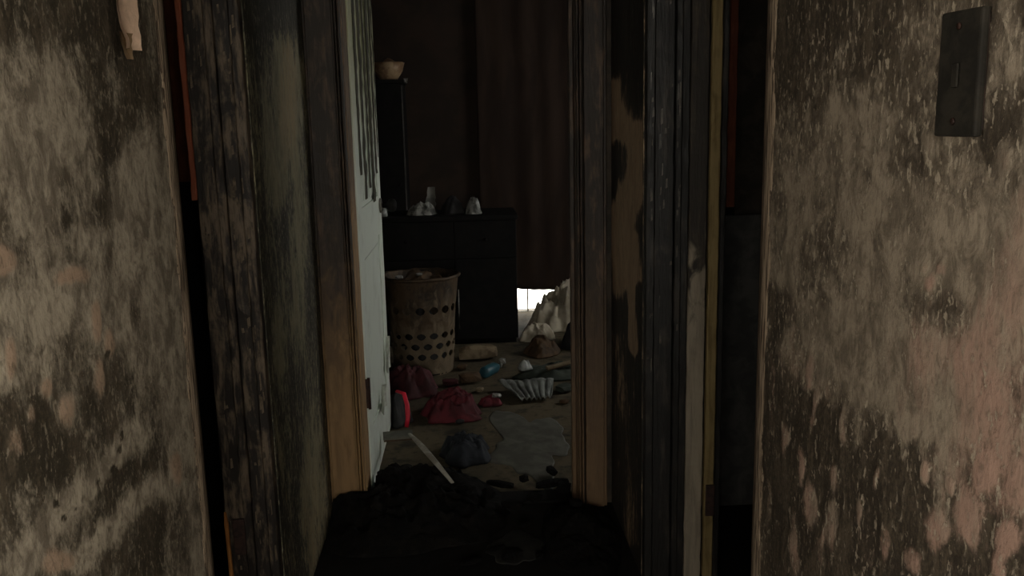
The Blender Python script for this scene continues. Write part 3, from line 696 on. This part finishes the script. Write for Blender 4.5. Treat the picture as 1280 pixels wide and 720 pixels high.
# ------------------------------------------------------------------ perforated laundry basket
M['basket'] = mat_char('scorched_cream_plastic', (.022, .015, .009), (.075, .048, .026), .8, sx=14, stretch=.6, rough=.6, tone=(.17, .13, .085), tz=(.16, .42))
bk = root('laundry_basket', (-.235, 4.47, 0), 'cream plastic laundry basket with oval holes, scorched brown at its rim', 'basket')
HB, RB, RT = .50, .150, .190
def bpt(a, z, off=0.0):
    r = RB + (RT - RB) * z / HB + off + .006 * mn.noise(Vector((math.cos(a) * 2, math.sin(a) * 2, z * 5)))
    return Vector((r * math.cos(a), r * .92 * math.sin(a), z))
bm = bmesh.new(); NA = 16; rows = [(.0, .075, False)] + [(.075 + .054 * i, .075 + .054 * (i + 1), True) for i in range(3)] + [(.237, .310, False), (.310, .375, True), (.375, .50, False)]
vc = {}
def gv(a, z):
    k = (round(a, 4), round(z, 4))
    if k not in vc: vc[k] = bm.verts.new(bpt(a, z))
    return vc[k]
for ri, (z0, z1, hole) in enumerate(rows):
    sh = .5 if ri % 2 else 0
    for k in range(NA):
        da = 2 * math.pi / NA; a0 = (k + sh) * da; a1 = a0 + da; am, zm = (a0 + a1) / 2, (z0 + z1) / 2
        ring = [(a0, z0), (am, z0), (a1, z0), (a1, zm), (a1, z1), (am, z1), (a0, z1), (a0, zm)]
        R8 = [bm.verts.new(bpt(a, z)) for a, z in ring]
        if not hole: bm.faces.new(R8)
        else:
            I8 = [bm.verts.new(bpt(am + (a - am) * (.50 if i % 2 == 0 else .74), zm + (z - zm) * (.42 if i % 2 == 0 else .66))) for i, (a, z) in enumerate(ring)]
            for i in range(8): bm.faces.new((R8[i], R8[(i + 1) % 8], I8[(i + 1) % 8], I8[i]))
bmesh.ops.remove_doubles(bm, verts=bm.verts, dist=.0008)
side = from_bm('side', bm, M['basket'], bk); so = side.modifiers.new('t', 'SOLIDIFY'); so.thickness = .004
tube('rim', [bpt(2 * math.pi * k / 40, .50 + .008 * mn.noise(Vector((k * .5, 0, 2))), .004) for k in range(41)], .009, M['basket'], bk, 8)
lathe('bottom', [(.001, .004), (.145, .004), (.145, .010), (.001, .010)], 30, M['black'], bk)
M['maroon'] = mat_noise('sooty_maroon_cloth', (.075, .018, .022), (.035, .011, .013), 10)
M['umber'] = mat_noise('scorched_brown_cloth', (.085, .050, .026), (.045, .030, .018), 14)
def obj_in_basket(nm, x, y, z, rx, ry, h, mt, sd, lab, cat):
    return props(heap(nm, (-.235 + x, 4.47 + y, z), rx, ry, h, M[mt], None, sd, 1.3, 14, na=56, nr=14, ragged=.15), lab, cat)
obj_in_basket('folded_towel', 0, .0, .012, .115, .11, .36, 'dark_cloth', 61, 'dark sooty laundry filling the inside of the basket', 'laundry')
obj_in_basket('scorched_cloth', .0, -.01, .40, .155, .14, .14, 'umber', 62, 'scorched brown cloth bulging over the basket top', 'cloth')
for i, (x, y, z, s_) in enumerate(((-.10, -.10, .500, .017), (.0, -.11, .515, .014))):
    o = link('plaster_crumb', chunk_mesh('plaster_crumb', 70 + i, s_ * 1.4, s_, s_ * .7, M['white_cr']))
    o.location = (-.235 + x, 4.47 + y, z); props(o, ('larger pale plaster crumb on the basket cloth by the door', 'smaller pale plaster crumb on the basket cloth centre')[i], 'debris')

# ------------------------------------------------------------------ rubbish on the room floor
M['sheer'] = mat_noise('dirty_white_net_curtain', (.55, .50, .40), (.36, .31, .23), 10, rough=.9)
sh_ = M['sheer'].node_tree.nodes['Principled BSDF']; sh_.inputs['Subsurface Weight'].default_value = 0
M['red_cl'] = mat_noise('dark_red_cloth', (.12, .017, .025), (.06, .012, .016), 12)
M['bright_red'] = mat_noise('bright_red_plastic', (.62, .02, .05), (.45, .015, .035), 14, rough=.4)
M['teal'] = mat_noise('teal_plastic', (.03, .10, .13), (.02, .06, .08), 15, rough=.4)
M['foam'] = mat_noise('singed_tan_foam', (.20, .155, .10), (.11, .08, .05), 16)
M['green_cl'] = mat_noise('dark_green_cloth', (.030, .038, .030), (.05, .058, .046), 12)
M['navy'] = mat_noise('sooty_navy_cloth', (.010, .012, .017), (.024, .028, .036), 14)
M['striped'] = mat_noise('grey_streaked_plastic_sheet', (.24, .255, .24), (.09, .095, .09), 40, rough=.4, stretch=(1, .15, 1))
M['lath'] = mat_noise('pale_painted_lath', (.40, .38, .33), (.24, .22, .18), 20)
fz = .004
g = 'clothes strewn on the room floor'
wc = on(2, 0, 684, 418)
props(heap('net_curtain', (.59, 5.36, fz), .21, .18, .30, M['sheer'], None, 84, 1.2, 16, lean=(.45, .1), na=90, nr=26), 'crumpled dirty white net curtain piled in front of the bright gap', 'curtain', g)
props(heap('white_garment', (.405, 5.06, fz), .11, .13, .12, M['sheer'], None, 86, 1.2, 14, na=72, nr=20), 'pale garment heaped below the bright gap beside the low cabinet', 'garment', g)
bg_ = props(heap('black_garment', (.68, 4.86, fz), .14, .16, .20, M['dark_cloth'], None, 88, 1.2, 12), 'black garment heaped beside the right casing under the net curtain', 'garment', g)
rest(props(heap('olive_garment', (.64, 4.84, fz + .0), .05, .045, .035, M['foam'], None, 89, 1.2, 18), 'olive tan rag on the black garment pile at right', 'garment', g), bg_)
props(heap('brown_garment', (.40, 4.72, fz), .10, .11, .09, M['umber'], None, 90, 1.2, 14), 'brown rag between the pale garment and the green cloth', 'garment', g)
gc_ = props(heap('green_cloth', (.44, 4.30, fz), .21, .12, .055, M['green_cl'], None, 92, 1.4, 12, na=90, nr=20), 'dark green cloth spread flat across the floor by the right casing', 'cloth', g)
# tan foam block under the cabinet front
fb = on(2, 0, 598, 452)
t = link('foam_block', chunk_mesh('foam_block', 12, .13, .055, .05, M['foam'])); t.location = (fb.x, fb.y + .04, fz); t.rotation_euler = (0, 0, .1)
props(t, 'singed tan foam block in front of the low cabinet', 'block')
# teal bottle lying down
tb = on(2, 0, 614, 470); t = root('bottle', (tb.x, tb.y, fz + .031), 'small teal plastic bottle lying on the carpet near the foam block', 'bottle')
t.rotation_euler = (0, 0, 1.0)
lathe('body', [(.001, -.07), (.026, -.07), (.030, -.062), (.030, .03), (.022, .048), (.012, .056), (.012, .07), (.001, .07)], 20, M['teal'], t, axis='x')
lathe('cap', [(.0125, .0705), (.015, .0705), (.015, .09), (.001, .091)], 16, M['white_cr'], t, axis='x')
def small(nm, u, v, sx, sy, sz, mt, sd, lab, cat, rz=0):
    p = on(2, 0, u, v); o = link(nm, chunk_mesh(nm, sd, sx, sy, sz, M[mt])); o.location = (p.x, p.y, fz); o.rotation_euler = (0, 0, rz)
    return props(o, lab, cat)
small('paper_ball', 628, 456, .022, .02, .02, 'white_cr', 21, 'small white paper ball beside the teal bottle', 'paper')
p = on(2, 0, 645, 469)
rest(props(heap('clear_wrapper', (p.x + .04, p.y - .05, fz + .045), .04, .03, .04, M['clear'], None, 95, 2, 40, na=36, nr=10), 'clear crumpled wrapper glinting on the dark green cloth', 'wrapper'), gc_)
a, b = on(2, 0.05, 690, 459), on(2, 0.08, 722, 451)
yl = root('yellow_lath', ((a.x + b.x) / 2, (a.y + b.y) / 2 , 0.062), 'short yellowish lath lying on cloth beside the right casing', 'lath'); yl.rotation_euler = (0, -.10, .35)
plank('lath_face', (-.10, -.014, 0), (.12, .014, .012), M['foam'], yl, .001, .02)
plank('lath_core', (-.098, -.012, -.006), (.118, .012, -.0005), M['umber'], yl, .001, .02)
rest(yl, gc_)
# grey streaked plastic sheet folded like a fan
V, Q = [], []; n, m = 40, 12
A = [on(2, .03, 622, 480), on(2, .03, 692, 479), on(2, .008, 690, 500), on(2, .008, 650, 504)]
for i in range(n + 1):
    s_ = i / n
    top = A[0].lerp(A[1], s_); bot = Vector(A[3]).lerp(A[2], s_)
    for j in range(m + 1):
        t_ = j / m; p = top.lerp(bot, t_); p.z = .012 + .035 * (1 - t_) + .012 * abs(math.sin(s_ * 22 + t_ * 1.5)) * (.4 + t_) + .008 * mn.noise(p * 14)
        V.append(p)
for i in range(n):
    for j in range(m): b = i * (m + 1) + j; Q.append((b, b + m + 1, b + m + 2, b + 1))
ps = from_np('plastic_sheet', V, Q, M['striped']); ps.modifiers.new('t', 'SOLIDIFY').thickness = .004
props(ps, 'pleated grey plastic sheet lying on the carpet in front of the green cloth', 'sheet')
# red clothes beside the basket
props(heap('maroon_garment', (-.29, 4.08, fz), .14, .13, .115, M['maroon'], None, 101, 2.0, 16), 'maroon garment heaped at the foot of the basket', 'garment', g)
props(heap('red_garment', (-.085, 3.73, fz), .12, .14, .09, M['red_cl'], None, 104, 2.2, 17), 'red garment with pale streaked folds in front of the basket', 'garment', g)
props(heap('black_bag', (-.315, 3.66, fz), .06, .10, .12, M['dark_cloth'], None, 105, 1.1, 12), 'black soft bag beside the lower edge of the white door', 'bag', g)
st = [on(1, 3.60, 496, 489), on(1, 3.57, 505, 492), on(1, 3.55, 509, 506), on(1, 3.53, 510, 522), on(1, 3.52, 508, 534)]
st[-1].z = max(st[-1].z, .012)
props(tube('red_strap', st, .010, M['bright_red'], None, 10, .6), 'bright red curved plastic strap between the black bag and red garment', 'strap')
pk = on(2, 0, 600, 513); t = root('packet', (pk.x + .05, pk.y + .07, fz), 'small red and white crumpled packet on the carpet', 'packet')
heap('red_body', (0, 0, 0), .055, .04, .05, M['red_cl'], t, 111, 1.4, 30, na=40, nr=10)
heap('white_patch', (.025, .005, .034), .026, .02, .024, M['white_cr'], t, 112, 1.4, 40, na=30, nr=8)
# small scatter on the carpet
k = 0
for (u, v, sx, mt) in ((578, 462, .03, 'umber'), (563, 482, .035, 'maroon'), (588, 478, .05, 'umber'), (600, 490, .02, 'foam'), (705, 505, .02, 'umber'), (575, 530, .018, 'dark_cloth'), (706, 490, .04, 'green_cl')):
    small('rag_scrap', u, v, sx * 1.3, sx, sx * .55, mt, 200 + k, {0: 'tiny brown scrap close to the basket right side', 1: 'maroon scrap touching the basket foot', 2: 'brown scrap between basket and teal bottle', 3: 'tan scrap just behind the red and white packet', 4: 'brown scrap right of the pleated sheet nearest the doorway', 5: 'black scrap in front of the red garment', 6: 'dark green scrap between pleated sheet and right casing'}[k], 'scrap', rng.random() * 3); k += 1

# ------------------------------------------------------------------ threshold: heap, laths, bundle
M['heap'] = mat_noise('charred_rubble', (.0035, .0032, .003), (.009, .0075, .006), 24, .42, .66, rough=.85, spec=.12, bump=.8, dist=.008)
hp_ = heap('burnt_rubble', (-.21, 2.74, .003), .33, .31, .115, M['heap'], None, 121, 1.6, 13, na=140, nr=44, ragged=.2)
def door_gap(x, y):
    lim = .325 if 2.705 < y < 2.89 else .45
    if y > 2.87 and x < -.29: x = -.29 + (x + .29) * .1
    return max(-lim, min(lim, x)), y
keep_in(hp_, door_gap)
props(hp_, 'heap of charred black rubble across the far doorway threshold', 'rubble', None, 'stuff')
hq_ = heap('burnt_rubble', (.33, 2.50, .003), .12, .28, .06, M['heap'], None, 125, 1.6, 14, na=100, nr=30, ragged=.2)
keep_in(hq_, door_gap); props(hq_, 'low bank of charred black rubble at the right jamb foot', 'rubble', None, 'stuff')
props(heap('navy_bundle', (-.03, 3.24, fz), .10, .15, .075, M['navy'], None, 133, 2.0, 18), 'sooty navy cloth bundle lying just inside the far doorway', 'cloth', g)
a, b = on(2, .10, 512, 549), on(2, .10, 566, 612)
lp = []
for i in range(15):
    t_ = i / 14; p = a.lerp(b, t_); p.z = .10 + .03 * math.sin(t_ * 3.1); p.x -= .018 * math.sin(t_ * math.pi); lp.append(p)
rest(props(tube('bent_lath', lp, [.006 + .006 * math.sin(i / 14 * 3.1) for i in range(15)], M['lath'], None, 8, .35), 'thin pale curved lath lying across the rubble heap', 'lath'), hp_)
bp_ = on(2, .10, 497, 549)
gb = root('grey_board', (bp_.x, bp_.y + .02, .105), 'small grey board lying at the back of the rubble heap by the door', 'board'); gb.rotation_euler = (0.1, 0, .1)
box('board_face', (-.055, -.03, .0), (.055, .03, .008), M['ash'], gb, .001)
box('board_core', (-.053, -.028, -.008), (.053, .028, -.0005), M['umber'], gb, .001)
rest(gb, hp_)
props(heap('ash_patch', (.23, 3.32, fz - .002), .15, .36, .007, M['ash'], None, 141, 1.2, 12, na=140, nr=24, ragged=.6), 'flat patch of grey wet ash on carpet inside the doorway', 'ash', None, 'stuff')
M['hall_ash'] = mat_noise('dark_wet_ash', (.012, .0115, .010), (.026, .025, .021), 20)
props(heap('ash_patch', (.13, 2.46, .003), .09, .10, .010, M['hall_ash'], None, 143, 1.2, 12, na=60, nr=16), 'small dark grey ash patch on black floor before the doorway', 'ash', None, 'stuff')
# single charred chunks
mesh_pool = [chunk_mesh('charred_chunk', 300 + i, *s_, M['heap']) for i, s_ in enumerate(((.05, .022, .018), (.035, .03, .02), (.07, .018, .014), (.028, .024, .022)))]
spots = [(640, 640), (668, 628), (690, 612), (612, 640), (655, 660), (720, 655), (620, 690), (585, 650), (640, 700), (675, 700), (625, 612), (655, 606), (690, 596), (705, 618), (590, 706)]
for i, (u, v) in enumerate(spots):
    p = on(2, 0, u, v); o = link('charred_chunk', mesh_pool[i % 4]); s_ = .5 + .6 * rng.random()
    o.scale = (s_, s_, s_); o.rotation_euler = (0, 0, rng.random() * 6.28); o.location = (p.x, p.y, .012 if p.y > 2.78 else .004)
    rest(o, hp_, hq_)
    props(o, ('oblong charred chunk lying near the doorway threshold', 'squat charred chunk lying near the doorway threshold', 'long thin charred stick lying near the doorway threshold', 'small rounded charred lump lying near the doorway threshold')[i % 4], 'debris', 'loose charred chunks at the threshold')
